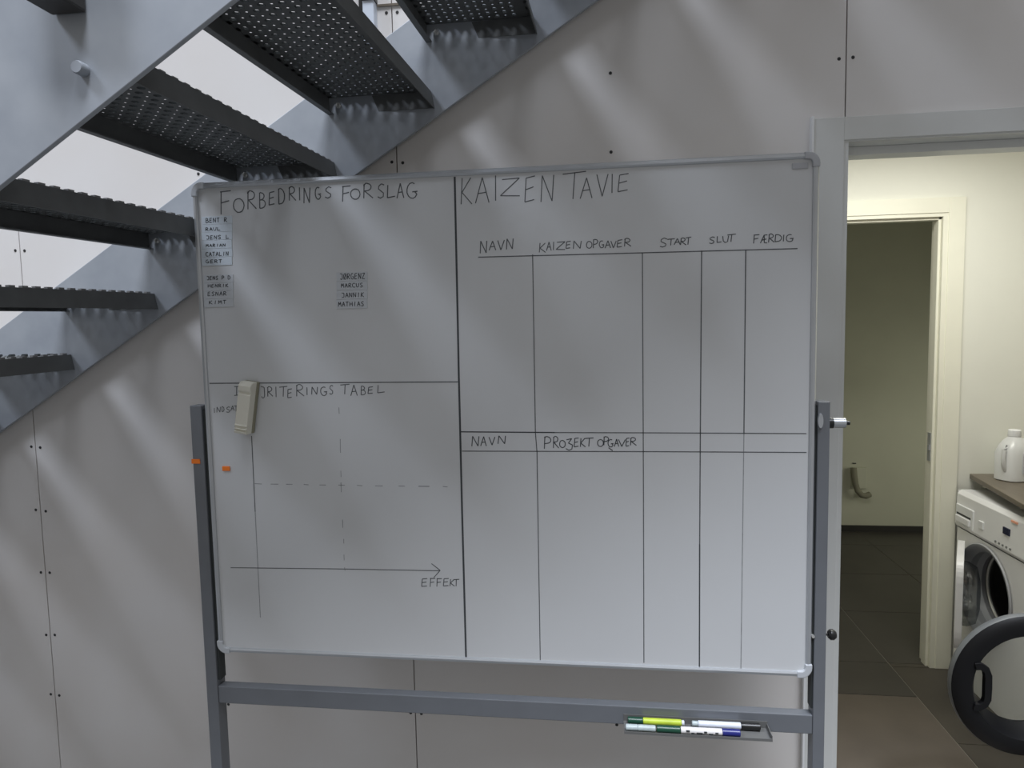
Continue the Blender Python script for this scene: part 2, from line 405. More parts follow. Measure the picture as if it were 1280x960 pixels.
for (cx, sx, cz, sz, m, lab) in ((BX, 1, BZ, -1, 'capl', 0), (BX+BW, -1, BZ, -1, 'cap', 'darker grey plastic corner'), (BX, 1, BZ-BH, 1, 'capl', 0), (BX+BW, -1, BZ-BH, 1, 'capl', 0)):
    bm = bmesh.new(); R0 = 0.026; out = []; inn = []
    for k in range(7):
        a = math.pi/2*k/6
        out.append((cx + sx*(R0 - R0*math.cos(a)), cz + sz*(R0 - R0*math.sin(a))))
        inn.append((cx + sx*(R0 - (R0-0.016)*math.cos(a)), cz + sz*(R0 - (R0-0.016)*math.sin(a))))
    out = [(cx, cz + sz*0.034)] + out + [(cx + sx*0.034, cz)]
    inn = [(cx + sx*0.016, cz + sz*0.034)] + inn + [(cx + sx*0.034, cz + sz*0.016)]
    prism(bm, out + inn[::-1], 1, BY-0.006, BY+0.023)
    o = P('corner_cap', bm, M[m], wbd, bevel=0.002)
    if lab: o['label'] = lab
P('badge', bx(BX+1.441, BX+1.475, BY-0.0005, BY+0.0016, BZ-0.036, BZ-0.023), M['cap'], surf, bevel=0.001)

# stand
def post(x0, x1):
    bm = bmesh.new(); box(bm, x0, x1, BY-0.002, BY+0.038, 0.10, 1.436); return bm
P('post', post(0.714, 0.7455), M['post'], wbd, bevel=0.002)
P('post', post(2.2575, 2.284), M['post'], wbd, bevel=0.002)
for x0, x1 in ((0.7457, 0.7525), (2.2535, 2.2573)):
    P('gap_shade', bx(x0, x1, BY+0.004, BY+0.030, 0.70, 1.425), M['dark'], wbd)  # dark filler painting the shade in the gap between post and frame
P('crossbar', bx(0.7455, 2.2575, BY+0.001, BY+0.029, 0.637, 0.684), M['post'], wbd, bevel=0.002)
bm = bmesh.new(); lathe(bm, [(0.0, 0.0), (0.016, 0.0), (0.018, 0.003), (0.018, 0.006)], (0, 0, 0), (0, 1, 0), 20)
for v in bm.verts: v.co.x *= 0.35; v.co += Vector((2.262, BY-0.008, 1.392))
P('pivot_plate', bm, M['alu'], wbd, smooth=True)
bm = bmesh.new()
cyl(bm, (2.284, BY+0.012, 1.385), (2.294, BY+0.012, 1.385), 0.0125, 20, 1)
cyl(bm, (2.294, BY+0.012, 1.385), (2.321, BY+0.012, 1.385), 0.0115, 20, 0)
cyl(bm, (2.321, BY+0.012, 1.385), (2.331, BY+0.012, 1.385), 0.005, 12, 1)
P('clamp_knob', bm, [M['alu'], M['black']], wbd, smooth=True)['label'] = 'silver clamp knob with black ring'
bm = bmesh.new()
cyl(bm, (2.284, BY+0.012, 0.880), (2.294, BY+0.012, 0.880), 0.003, 8)
lathe(bm, [(0.0, 0.008), (0.008, 0.008), (0.0125, 0.013), (0.0125, 0.020), (0.008, 0.026), (0, 0.027)], (2.284, BY+0.012, 0.880), (1, 0, 0), 16)
P('clamp_knob', bm, M['black'], wbd, smooth=True)['label'] = 'black round clamp knob'
for z in (0.88,):
    bm = bmesh.new(); cyl(bm, (2.2545, BY-0.004, z), (2.2545, BY+0.004, z), 0.0035, 10)
    P('rivet', bm, M['zinc'], wbd)
for x in (0.7298, 2.2707):
    P('foot', bx(x-0.016, x+0.016, BY-0.27, BY+0.25, 0.075, 0.105), M['post'], wbd, bevel=0.003)
    for dy in (-0.25, 0.23):
        bm = bmesh.new(); cyl(bm, (x-0.011, BY+dy, 0.0325), (x+0.011, BY+dy, 0.0325), 0.032, 20)
        box(bm, x-0.014, x-0.0115, BY+dy-0.012, BY+dy+0.012, 0.03, 0.076); box(bm, x+0.0115, x+0.014, BY+dy-0.012, BY+dy+0.012, 0.03, 0.076)
        P('caster', bm, M['black'], wbd)
# pen tray hooked on the crossbar
TX0, TX1, TZ = 1.812, 2.153, 0.6475
bm = bmesh.new()
box(bm, TX0, TX1, BY-0.052, BY+0.001, TZ-0.0015, TZ); box(bm, TX0, TX1, BY-0.0535, BY-0.052, TZ-0.0015, TZ+0.005)
box(bm, TX0, TX1, BY-0.0005, BY+0.001, TZ, 0.664); box(bm, TX1-0.0015, TX1, BY-0.052, BY+0.001, TZ, TZ+0.012)
P('pen_tray', bm, M['traym'], wbd)

# ---- handwriting: single-line letter strokes laid on the enamel as thin ink ribbons
def arc(cx, cy, rx, ry, a0, a1, n=8):
    return [(cx+rx*math.cos(math.radians(a0+(a1-a0)*i/n)), cy+ry*math.sin(math.radians(a0+(a1-a0)*i/n))) for i in range(n+1)]
GL = {
 'A': [[(0, 0), (.55, 1), (1, 0)], [(.2, .38), (.85, .42)]],
 'B': [[(.1, 1), (0, 0)], [(.1, 1)] + arc(.3, .77, .5, .22, 80, -80, 6) + [(.12, .53)] + arc(.4, .27, .55, .26, 85, -90, 6) + [(0, 0)]],
 'C': [arc(.6, .5, .6, .5, 50, 310, 10)],
 'D': [[(.1, .95), (0, 0)], [(.02, .95), (.4, 1)] + arc(.35, .5, .65, .48, 75, -90, 8) + [(0, 0)]],
 'E': [[(.95, 1), (.15, .93), (0, 0), (.85, .08)], [(.08, .48), (.8, .58)]],
 'F': [[(.12, 1), (0, 0)], [(.02, .97), (1, 1)], [(.08, .5), (.8, .58)]],
 'G': [arc(.5, .5, .5, .5, 60, 330, 10) + [(.75, .42), (1, .45)], [(.5, .42), (1, .45)]],
 'H': [[(.05, 1), (0, 0)], [(.9, 1), (1, 0)], [(.03, .5), (.95, .5)]],
 'I': [[(.6, 1), (.4, 0)]],
 'J': [[(.1, 1), (.9, .95)] + arc(.5, .3, .4, .3, 10, -150, 6)],
 'K': [[(.15, 1), (0, 0)], [(.95, 1), (.1, .45), (1, 0)]],
 'L': [[(.1, 1), (0, 0), (1, .1)]],
 'M': [[(0, 0), (.15, 1), (.5, .4), (.85, 1), (1, 0)]],
 'N': [[(0, 0), (.12, 1), (.85, .02), (1, 1)]],
 'O': [arc(.5, .5, .5, .5, 100, 460, 14)],
 'P': [[(.1, 1), (0, 0)], [(0, .9), (.3, 1)] + arc(.4, .72, .55, .27, 75, -90, 7) + [(.1, .42)]],
 'R': [[(.1, .95), (0, 0)], [(0, .85), (.3, 1)] + arc(.35, .75, .5, .24, 75, -90, 7) + [(.1, .5), (1, 0)]],
 'S': [[(1, .9), (.6, 1), (.2, .85), (.15, .65), (.5, .5), (.85, .35), (.8, .1), (.4, 0), (0, .1)]],
 'T': [[(0, .93), (1, 1)], [(.52, .96), (.42, 0)]],
 'U': [[(0, 1), (.08, .25), (.4, 0), (.8, .15), (1, 1)]],
 'V': [[(0, 1), (.45, 0), (1, 1)]],
 'X': [[(0, 1), (1, 0)], [(1, 1), (0, 0)]],
 'Z': [[(.1, .95), (1, 1), (0, .05), (1, 0)]],
 '3': [[(.1, .9), (.8, 1), (.35, .62), (.9, .45), (.8, .1), (.4, 0), (0, .15)]],
 '[': [[(.1, 1), (1, 1)], [(.55, 1), (.45, 0)], [(0, 0), (1, .05)]],
 '\\': [[(0, 1), (1, 0)]],
 'AE': [[(0, 0), (.55, 1), (1, 1)], [(.2, .35), (.9, .5)], [(.55, 1), (.55, .02), (1, 0)]],
 'OE': [arc(.5, .5, .5, .5, 100, 460, 12), [(0, 0), (1, 1)]],
 ' ': [],
}
def ribbon(bm, pts, wd, y=0.0):
    """flat stroke with real thickness on the board plane; pts in metres on board (x right, z up)"""
    for i in range(1, len(pts)-1):          # split at sharp corners so every leg keeps its width
        ax, az = pts[i][0]-pts[i-1][0], pts[i][1]-pts[i-1][1]; bx_, bz_ = pts[i+1][0]-pts[i][0], pts[i+1][1]-pts[i][1]
        if ax*bx_ + az*bz_ < 0.5*math.hypot(ax, az)*math.hypot(bx_, bz_):
            ribbon(bm, pts[:i+1], wd, y); ribbon(bm, pts[i:], wd, y - 0.00003); return
    h = 0.0003
    L, Rr = [], []
    n = len(pts)
    for i, (x, z) in enumerate(pts):
        dx = pts[min(i+1, n-1)][0] - pts[max(i-1, 0)][0]; dz = pts[min(i+1, n-1)][1] - pts[max(i-1, 0)][1]
        q = math.hypot(dx, dz) or 1; px, pz = -dz/q*wd/2, dx/q*wd/2
        L.append((x+px, z+pz)); Rr.append((x-px, z-pz))
    yy = BY + 0.0015 + y
    V = [[bm.verts.new((BX+a, yy-d, BZ+b)) for a, b in s] for s in (L, Rr) for d in (h, 0)]
    Lf, Lb, Rf, Rb = V
    for i in range(n-1):
        bm.faces.new((Lf[i], Lf[i+1], Rf[i+1], Rf[i])); bm.faces.new((Lf[i], Lb[i], Lb[i+1], Lf[i+1])); bm.faces.new((Rf[i], Rf[i+1], Rb[i+1], Rb[i]))
def write(letters, wd, m, name='handwriting', parent=None, y=0.0):
    # one object per written word
    word = [letters[0]]; rest = letters[1:]
    while rest and (rest[0][1] - word[-1][3] < 8 or len(letters) < 8): word.append(rest[0]); rest = rest[1:]
    if rest: write(rest, wd, m, name, parent, y)
    letters = word
    bm = bmesh.new()
    for ch, x0, z0, x1, z1 in letters:
        if x1 - x0 < 5 and ch == 'I': x0 -= 1; x1 += 1
        for s in GL[ch]:
            pts = [((x0+(x1-x0)*a)/1000 + random.uniform(-.0003, .0003), (z0+(z1-z0)*b)/1000 + random.uniform(-.0003, .0003)) for a, b in s]
            ribbon(bm, pts, wd, y)
    return P(name, bm, m, parent or surf)
def words(txt, x0, z0, x1, z1):
    n = len(txt); stp = (x1-x0)/n
    return [(c, x0+stp*i+stp*.1, z0, x0+stp*i+stp*.82, z1) for i, c in enumerate(txt) if c != ' ']
W = {
'FF': [('F', 74, -80, 103, -23), ('O', 108, -77, 136, -43), ('R', 146, -70, 168, -25), ('B', 177, -69, 193, -31), ('E', 202, -62, 218, -30), ('D', 227, -61, 243, -23), ('R', 255, -54, 272, -20), ('I', 281, -54, 283, -23), ('N', 292, -62, 309, -25), ('G', 322, -54, 337, -25), ('S', 347, -52, 364, -25), ('F', 391, -62, 413, -25), ('O', 412, -58, 436, -33), ('R', 445, -57, 468, -21), ('S', 480, -58, 497, -24), ('L', 504, -58, 523, -28), ('A', 528, -60, 545, -25), ('G', 553, -62, 579, -25)],
'KT': [('K', 685, -81, 711, -20), ('A', 720, -80, 752, -21), ('I', 767, -76, 771, -18), ('Z', 780, -67, 826, -26), ('E', 838, -82, 864, -23), ('N', 876, -84, 907, -23), ('T', 928, -80, 982, -18), ('A', 968, -80, 995, -33), ('V', 1007, -77, 1033, -27), ('I', 1039, -70, 1044, -27), ('E', 1055, -68, 1081, -28)],
'N1': [('N', 728, -198, 745, -169), ('A', 750, -192, 766, -170), ('V', 771, -192, 787, -169), ('N', 792, -191, 808, -166)],
'KO': [('K', 870, -201, 885, -179), ('A', 887, -197, 898, -177), ('I', 903, -196, 905, -177), ('Z', 910, -196, 931, -178), ('E', 933, -194, 945, -177), ('N', 950, -195, 969, -177), ('O', 981, -195, 994, -179), ('P', 997, -195, 1008, -175), ('G', 1011, -195, 1022, -179), ('A', 1024, -196, 1037, -179), ('V', 1038, -196, 1050, -180), ('E', 1052, -195, 1065, -178), ('R', 1069, -194, 1084, -175)],
'ST': [('S', 1150, -198, 1166, -178), ('T', 1167, -195, 1184, -180), ('A', 1182, -194, 1196, -180), ('R', 1197, -195, 1209, -179), ('T', 1208, -195, 1221, -178)],
'SL': [('S', 1261, -194, 1273, -179), ('L', 1278, -192, 1288, -178), ('U', 1291, -193, 1304, -178), ('T', 1301, -192, 1320, -175)],
'FA': [('F', 1359, -197, 1372, -178), ('AE', 1374, -197, 1389, -179), ('R', 1392, -196, 1404, -177), ('D', 1406, -195, 1420, -179), ('I', 1424, -195, 1425, -180), ('G', 1430, -196, 1446, -180)],
'N2': [('N', 696, -665, 714, -640), ('A', 718, -664, 732, -641), ('V', 739, -662, 754, -642), ('N', 761, -659, 780, -639)],
'PO': [('P', 874, -671, 891, -641), ('R', 896, -669, 909, -640), ('O', 911, -668, 925, -650), ('3', 926, -674, 944, -646), ('E', 946, -666, 958, -644), ('K', 961, -666, 973, -645), ('T', 972, -665, 993, -644), ('O', 1002, -665, 1016, -648), ('P', 1017, -662, 1029, -641), ('G', 1027, -666, 1040, -648), ('A', 1042, -665, 1052, -647), ('V', 1052, -665, 1068, -648), ('E', 1069, -664, 1078, -644), ('R', 1080, -662, 1094, -643), ('\\', 1028, -675, 1038, -668)],
'PT': [('[', 83, -535, 97, -512), ('J', 155, -542, 166, -513), ('R', 173, -538, 187, -513), ('I', 195, -540, 196, -513), ('T', 205, -539, 227, -513), ('E', 226, -542, 239, -519), ('R', 250, -538, 270, -508), ('I', 277, -535, 279, -516), ('N', 290, -534, 306, -515), ('G', 314, -537, 331, -515), ('S', 337, -534, 347, -511), ('T', 366, -534, 390, -509), ('A', 392, -538, 409, -511), ('B', 419, -536, 431, -514), ('E', 437, -533, 451, -516), ('L', 462, -531, 480, -512)],
'IN': [('I', 26, -579, 27, -567), ('N', 33, -578, 43, -564), ('D', 47, -576, 53, -563), ('S', 59, -578, 70, -564), ('A', 71, -574, 81, -561), ('T', 81, -576, 91, -561)],
'EF': [('E', 558, -1023, 574, -1002), ('F', 580, -1023, 594, -1001), ('F', 597, -1022, 611, -1001), ('E', 614, -1020, 629, -1000), ('K', 631, -1020, 643, -1002), ('T', 640, -1020, 655, -1002)],
}
for k, wd, m in (('FF', .0026, 'ink'), ('KT', .0023, 'ink'), ('N1', .0024, 'ink'), ('KO', .0022, 'ink'), ('ST', .0022, 'ink'), ('SL', .0022, 'ink'),
                 ('FA', .0022, 'ink'), ('N2', .0022, 'inkd'), ('PO', .0022, 'inkd'), ('PT', .0022, 'ink'), ('IN', .0018, 'ink'), ('EF', .0022, 'ink')):
    write(W[k], wd, M[m])
def line(pts, wd, m='ink', name='drawn_line'):
    bm = bmesh.new(); ribbon(bm, [(a/1000, b/1000) for a, b in pts], wd, -0.00002); return P(name, bm, M[m], surf)
line([(671, -16), (669, -356), (668, -492), (667, -829), (667, -1203)], .0048, 'inkd')
line([(723, -207), (1141, -210), (1455, -212)], .0024)
line([(854, -205), (853, -631), (856, -679), (855, -1203)], .0022)
line([(1110, -210), (1110, -632), (1109, -1199)], .0022, 'ink')
line([(1244, -209), (1242, -632), (1241, -900)], .0026)
line([(1241, -900), (1241, -1203)], .0030, 'inkd')
line([(1342, -211), (1341, -632)], .0026); line([(1341, -632), (1338, -1203)], .0018, 'inkf')
line([(668, -629), (900, -631)], .0028, 'inkd'); line([(900, -631), (1140, -632), (1480, -634)], .0022)
line([(671, -677), (1140, -677), (1481, -678)], .0022)
line([(17, -503), (665, -506)], .0026)
line([(124, -639), (123, -837)], .0022); line([(123, -837), (122, -1119)], .0016, 'inkf')
line([(47, -987), (335, -983), (607, -981)], .0020)
line([(585, -963), (607, -980), (590, -999)], .0020)
for (a, b), (c, d) in [((126, -763), (145, -764)), ((169, -764), (190, -764)), ((211, -764), (228, -764)), ((258, -764), (271, -765)), ((300, -765), (317, -765)), ((350, -765), (367, -765)), ((399, -765), (413, -766)), ((446, -766), (466, -766)), ((507, -766), (523, -766)), ((558, -766), (586, -766)), ((620, -766), (632, -767))]:
    bm = bmesh.new(); ribbon(bm, [(a/1000, b/1000), (c/1000, d/1000)], .0024 if a == 558 else .0017)
    P('dash', bm, M['inkf'], surf)
for (a, b), (c, d) in [((360, -567), (360, -583)), ((360, -647), (359, -682)), ((358, -728), (358, -744)), ((357, -758), (357, -783)), ((357, -854), (357, -875)), ((358, -904), (358, -916)), ((357, -945), (357, -960)), ((357, -978), (358, -987))]:
    bm = bmesh.new(); ribbon(bm, [(a/1000, b/1000), (c/1000, d/1000)], .0015)
    P('dash', bm, M['inkf'], surf)
tag(wbd, 'large aluminium-framed mobile whiteboard with handwritten tables on a grey stand', 'whiteboard')

# ---- magnetic name strips
def strip(x0, z0, x1, z1, txt, tx, m, label, group):
    o = obj('name_strip', bx(BX+x0/1000, BX+x1/1000, BY+0.0003, BY+0.0014, BZ+z1/1000+0.0006, BZ+z0/1000), m, None, bevel=0.0003)
    tag(o, label, 'name strip', group)
    bm = bmesh.new()
    for ch, a, b, c, d in words(txt, tx[0], tx[3]+2, tx[2], tx[1]-2) if isinstance(txt, str) else txt:
        for s in GL[ch]:
            ribbon(bm, [((a+(c-a)*u)/1000, (b+(d-b)*v)/1000) for u, v in s], .0017, -0.0012)
    obj('lettering', bm, M['inkd'], o)
g1 = 'name strips in the left column of the whiteboard'; g2 = 'name strips in the middle of the upper left field'
L1 = [-84, -104, -123, -143, -164, -185, -206]; X1 = [(22, 103), (21, 102), (19, 101), (18, 99), (17, 99), (16, 97)]
O1 = ['topmost', 'second from the top', 'third from the top', 'fourth from the top', 'fifth from the top', 'lowest']
for i, (t, tx) in enumerate(zip(['BENT R', 'RAUL', 'JENS L', 'MARIAN', 'CATALIN', 'GERT'],
        [(32, -86, 91, -101), (30, -109, 72, -121), (30, -129, 94, -142), (29, -150, 83, -161), (27, -170, 90, -184), (26, -189, 72, -201)])):
    strip(X1[i][0], L1[i], X1[i][1], L1[i+1], t, tx, M['strip'], 'pale blue name strip, %s of the six under the left heading' % O1[i], g1)
L2 = [-229, -249, -269, -289, -310]
O2 = ['top strip', 'second strip', 'third strip', 'bottom strip']
for i, (t, tx) in enumerate(zip(['JENS P D', 'HENRIK', 'ESNAR', 'KIMT'], [(26, -230, 91, -243), (28, -250, 85, -262), (26, -269, 79, -283), (28, -291, 78, -304)])):
    strip(19-i, L2[i], 98-i, L2[i+1], t, tx, M['stripg'], 'pale grey name strip, %s of the separate lower four at the left frame' % O2[i], g1)
L3 = [-233, -255, -277, -299, -322]
for i, (t, tx) in enumerate(zip([['J', 'OE', 'R', 'G', 'E', 'N', 'Z'], 'MARCUS', 'JANNIK', 'MATHIAS'], [(376, -234, 442, -252), (378, -258, 436, -272), (378, -281, 438, -296), (369, -303, 437, -318)])):
    if isinstance(t, list):
        n = len(t); stp = (tx[2]-tx[0])/n
        t = [(c, tx[0]+stp*j+stp*.1, tx[3]+2, tx[0]+stp*j+stp*.82, tx[1]-2) for j, c in enumerate(t)]
    strip(368-i, L3[i], 447-i, L3[i+1], t, tx, M['stripg'], 'grey name strip, %s of the four in the middle of the upper left field' % O2[i], g2)
# orange magnets
tag(obj('orange_magnet', bx(BX+0.040, BX+0.061, BY-0.0015, BY+0.0014, BZ-0.730, BZ-0.718), M['orange'], None, bevel=0.001),
    'small orange sticker on the whiteboard face beside the left frame', 'sticker')
tag(obj('orange_magnet', bx(0.711, 0.735, BY-0.004, BY-0.0021, 1.285, 1.297), M['orange'], None, bevel=0.0008),
    'small orange sticker on the left post of the whiteboard stand', 'sticker')
# eraser, hanging tilted on the board
er = empty('board_eraser', (BX+0.126, BY+0.0008, BZ-0.563)); er.rotation_euler = (0, math.radians(9.5), 0)
bm = bmesh.new(); box(bm, -0.0185, 0.0185, -0.012, 0.0, -0.066, 0.066); obj('felt_pad', bm, M['felt'], er, bevel=0.002)
bm = bmesh.new()
prism(bm, [(-0.066, -0.012), (-0.066, -0.038), (-0.060, -0.042), (-0.057, -0.036), (-0.053, -0.043), (-0.049, -0.037), (-0.045, -0.042), (-0.041, -0.040), (0.034, -0.040), (0.039, -0.036), (0.044, -0.042), (0.056, -0.043), (0.062, -0.038), (0.066, -0.032), (0.066, -0.012)], 0, -0.0165, 0.0165)
for v in bm.verts: v.co = Vector((v.co.x, v.co.z, v.co.y))
obj('grip', bm, M['ivory'], er, bevel=0.0015)
tag(er, 'ivory whiteboard eraser with ridged ends hanging tilted on the board', 'eraser')

# ---- pens in the tray
def pen(x0, x1, y, z, segs, label, cat='marker', tilt=0.0):
    """segs: (name, from, to, radius, material) along the pen, fractions"""
    e = empty('whiteboard_marker', (x0, y, z)); e.rotation_euler = (0, tilt, 0); Lh = x1-x0
    for nm, a, b, r, m in segs:
        bm = bmesh.new(); q = 0.0012
        lathe(bm, [(r-q, a*Lh), (r, a*Lh+q), (r, b*Lh-q), (r-q, b*Lh)], (0, 0, 0), (1, 0, 0), 18)
        obj(nm, bm, M[m], e, smooth=True)
    tag(e, label, cat); return e
R1 = 0.0085
zt = TZ + R1 + 0.0006
yF, yB = BY-0.0422, BY-0.0125
pen(1.822, 1.957, yB, zt, [('cap', 0, .27, R1, 'green'), ('barrel', .27, .95, R1-.0006, 'lime'), ('end_plug', .95, 1, R1-.002, 'penw')], 'lime green labelled marker with dark green cap on the tray')
pen(1.975, 2.134, yB, zt, [('end_plug', 0, .09, R1-.002, 'pens'), ('barrel', .09, .72, R1-.0006, 'penw'), ('cap', .72, 1, R1, 'black')], 'white marker with black cap on the tray')
c_ = pen(1.816, 1.944, yF, zt, [('end_plug', 0, .22, R1-.001, 'pens'), ('grip', .22, .55, R1-.001, 'pens'), ('cap', .57, 1, R1, 'green')], 'silver-grey marker with dark green cap at front of the tray')
d_ = pen(1.945, 2.082, yF, zt, [('barrel', 0, .70, R1-.0006, 'penw2'), ('cap', .70, 1, R1, 'blue')], 'cream marker with navy blue cap at front of the tray')
bm = bmesh.new()
for a, b, zc in ((.012, .020, .003), (.024, .031, -.002), (.036, .050, -.001), (.053, .060, .002), (.064, .074, -.002), (.079, .086, .001)):
    box(bm, a, b, -R1-.0002, -R1+.0025, zc-.0022, zc+.0014)
obj('print', bm, M['dark'], d_)

# ================================================================ LAUNDRY FURNITURE
# washing machine with its porthole standing open
MX, MY0, MY1, MH = 3.36, 0.742, 1.340, 0.85
wm = empty('washing_machine', (3.65, 1.04, 0))
HC, HZ, HR = 1.106, 0.468, 0.192
bm = bmesh.new()
N = 48
def front_with_hole(bm, x, y0, y1, z0, z1, cy, cz, r):
    inner, outer = [], []
    for k in range(N):
        a = 2*math.pi*k/N; c, s = math.cos(a), math.sin(a)
        inner.append(bm.verts.new((x, cy+r*c, cz+r*s)))
        t = min((y1-cy)/c if c > 1e-9 else 9e9, (y0-cy)/c if c < -1e-9 else 9e9, (z1-cz)/s if s > 1e-9 else 9e9, (z0-cz)/s if s < -1e-9 else 9e9)
        outer.append(bm.verts.new((x, cy+t*c, cz+t*s)))
    for k in range(N):
        l = (k+1) % N; bm.faces.new((inner[k], inner[l], outer[l], outer[k]))
    corners = [(y1, z1), (y0, z1), (y0, z0), (y1, z0)]
    for cy_, cz_ in corners:
        k = min(range(N), key=lambda i: 0)  # corner fill
        a = math.atan2(cz_-cz, cy_-cy) % (2*math.pi); i = int(a/(2*math.pi)*N) % N; j = (i+1) % N
        v = bm.verts.new((x, cy_, cz_)); bm.faces.new((outer[i], outer[j], v))
    return inner
front_with_hole(bm, MX, MY0, MY1, 0.0, 0.682, HC, HZ, HR)
box(bm, MX+0.010, MX+0.012, MY0, MY1, 0.0, 0.05)
# side, back, top walls
for a in ((MX, MX+0.58, MY0, MY0+0.002, 0, MH), (MX, MX+0.58, MY1-0.002, MY1, 0, MH), (MX+0.578, MX+0.58, MY0, MY1, 0, MH), (MX+0.03, MX+0.58, MY0, MY1, MH-0.012, MH)):
    box(bm, *a)
P('cabinet', bm, M['white'], wm)
bm = bmesh.new(); prism(bm, [(MX-0.004, 0.690), (MX-0.010, 0.700), (MX-0.004, 0.835), (MX+0.012, MH+0.002), (MX+0.06, MH+0.002), (MX+0.06, 0.684), (MX+0.002, 0.684)], 1, MY0, MY1)
P('control_panel', bm, M['white'], wm, bevel=0.002)
bm = bmesh.new(); box(bm, MX-0.013, MX-0.004, 1.190, 1.330, 0.702, 0.792)
dr = P('detergent_drawer', bm, M['whitep'], wm, bevel=0.003)
P('recess_shade', bx(MX-0.0145, MX-0.012, 1.205, 1.318, 0.748, 0.756), M['dark'], dr)  # dark strip on the drawer face, standing in for shade in the recess
P('handle_lip', bx(MX-0.022, MX-0.012, 1.205, 1.318, 0.716, 0.746), M['white'], dr, bevel=0.004)
P('power_button', bx(MX-0.013, MX-0.004, 1.112, 1.146, 0.733, 0.765), M['whitep'], wm, bevel=0.002)
P('display', bx(MX-0.0115, MX-0.006, 0.928, 0.972, 0.762, 0.790), M['lcd'], wm, bevel=0.001)
for i in range(5):
    bm = bmesh.new(); cyl(bm, (MX-0.013, 1.018-0.025*i, 0.714), (MX-0.004, 1.018-0.025*i, 0.714), 0.0045, 12)
    P('button', bm, M['rubber'], wm)
P('print_mark', bx(MX-0.0085, MX-0.003, 0.885, 0.925, 0.822, 0.830), M['orangeb'], wm)
bm = bmesh.new(); lathe(bm, [(HR+0.010, -0.004), (HR+0.006, -0.010), (HR-0.004, -0.008), (HR-0.022, 0.010), (HR-0.028, 0.018), (HR-0.022, 0.05), (HR-0.034, 0.07), (HR-0.024, 0.09)], (MX, HC, HZ), (1, 0, 0), 56)
for f in [f for f in bm.faces if len(f.verts) > 8]: bm.faces.remove(f)
P('porthole_rim', bm, M['cap'], wm, smooth=True)
bm = bmesh.new(); lathe(bm, [(HR-0.024, 0.09), (HR-0.038, 0.10), (HR-0.038, 0.11), (HR+0.03, 0.12), (HR+0.03, 0.42), (0.0, 0.42)], (MX, HC, HZ), (1, 0, 0), 48)
for f in [f for f in bm.faces if len(f.verts) > 8]: bm.faces.remove(f)
P('drum', bm, M['steel'], wm, smooth=True)
bm = bmesh.new(); lathe(bm, [(HR-0.037, 0.095), (HR-0.033, 0.090), (HR-0.033, 0.101)], (MX, HC, HZ), (1, 0, 0), 48, closed=True)
P('drum_lip', bm, M['zinc'], wm, smooth=True)
# its door, hinged on the far side and standing a little open, seen edge-on
hx, hy = MX-0.010, HC+HR-0.021
dd = P('door', bx(0, 0.001, 0, 0.001, 0, 0.001), M['white'], wm)
bpy.data.objects.remove(dd)
ang = math.radians(63)     # direction of the leaf in plan, from -Y towards -X
dirv = Vector((-math.sin(math.radians(26.8)), -math.cos(math.radians(26.8)), 0)); nrm = Vector((-dirv.y, dirv.x, 0))
def leaf(prof_r, depth0, depth1, zc, seg=40, inner=None, sq=0.35):
    bm = bmesh.new(); ctr = Vector((hx, hy, zc)) + dirv*0.205
    rings = []
    for k in range(seg):
        a = 2*math.pi*k/seg; c, s = math.cos(a), math.sin(a)
        e = sq
        u = math.copysign(abs(c)**e, c); v = math.copysign(abs(s)**e, s)
        R_ = []
        for r, d in ((prof_r, depth0), (prof_r, depth1), (inner, depth1), (inner, depth0)):
            R_.append(bm.verts.new(ctr + dirv*(u*r) + Vector((0, 0, v*r)) + nrm*d))
        rings.append(R_)
    for k in range(seg):
        A, B = rings[k], rings[(k+1) % seg]
        for i in range(4): bm.faces.new((A[i], B[i], B[(i+1) % 4], A[(i+1) % 4]))
    return bm
dr2 = P('door', leaf(0.192, -0.013, 0.013, HZ, inner=0.135), M['white'], wm, bevel=0.002)
dr2['label'] = 'white door of the machine, ajar and seen edge-on'
bm = bmesh.new(); lathe(bm, [(0.134, 0.0), (0.132, 0.03), (0.115, 0.060), (0.06, 0.072), (0.0, 0.074)], Vector((hx, hy, HZ)) + dirv*0.205, nrm, 40)
for f in [f for f in bm.faces if len(f.verts) > 8]: bm.faces.remove(f)
P('glass_bowl', bm, M['smoke'], dr2, smooth=True)
tag(wm, 'white front-loading washing machine with small dark display against the laundry wall', 'washing machine')

# second machine beside it, whose dark ring door swings out in front
M2Y0, M2Y1 = 0.152, 0.735
m2 = empty('tumble_dryer', (3.65, 0.42, 0))
bm = bmesh.new()
C2, Z2, R2 = 0.455, 0.485, 0.150
front_with_hole(bm, MX, M2Y0, M2Y1, 0.0, MH-0.01, C2+0.03, Z2, R2)
for a in ((MX, MX+0.58, M2Y0, M2Y0+0.002, 0, MH), (MX, MX+0.58, M2Y1-0.002, M2Y1, 0, MH), (MX+0.578, MX+0.58, M2Y0, M2Y1, 0, MH), (MX, MX+0.58, M2Y0, M2Y1, MH-0.01, MH)):
    box(bm, *a)
# shift into the room's clear strip behind the doorway wall
P('cabinet', bm, M['white'], m2)
bm = bmesh.new(); lathe(bm, [(R2+0.008, -0.004), (R2, -0.006), (R2-0.01, 0.03), (R2+0.05, 0.08), (R2+0.05, 0.40), (0.0, 0.40)], (MX, C2+0.03, Z2), (1, 0, 0), 40)
for f in [f for f in bm.faces if len(f.verts) > 8]: bm.faces.remove(f)
P('drum', bm, M['steel'], m2, smooth=True)
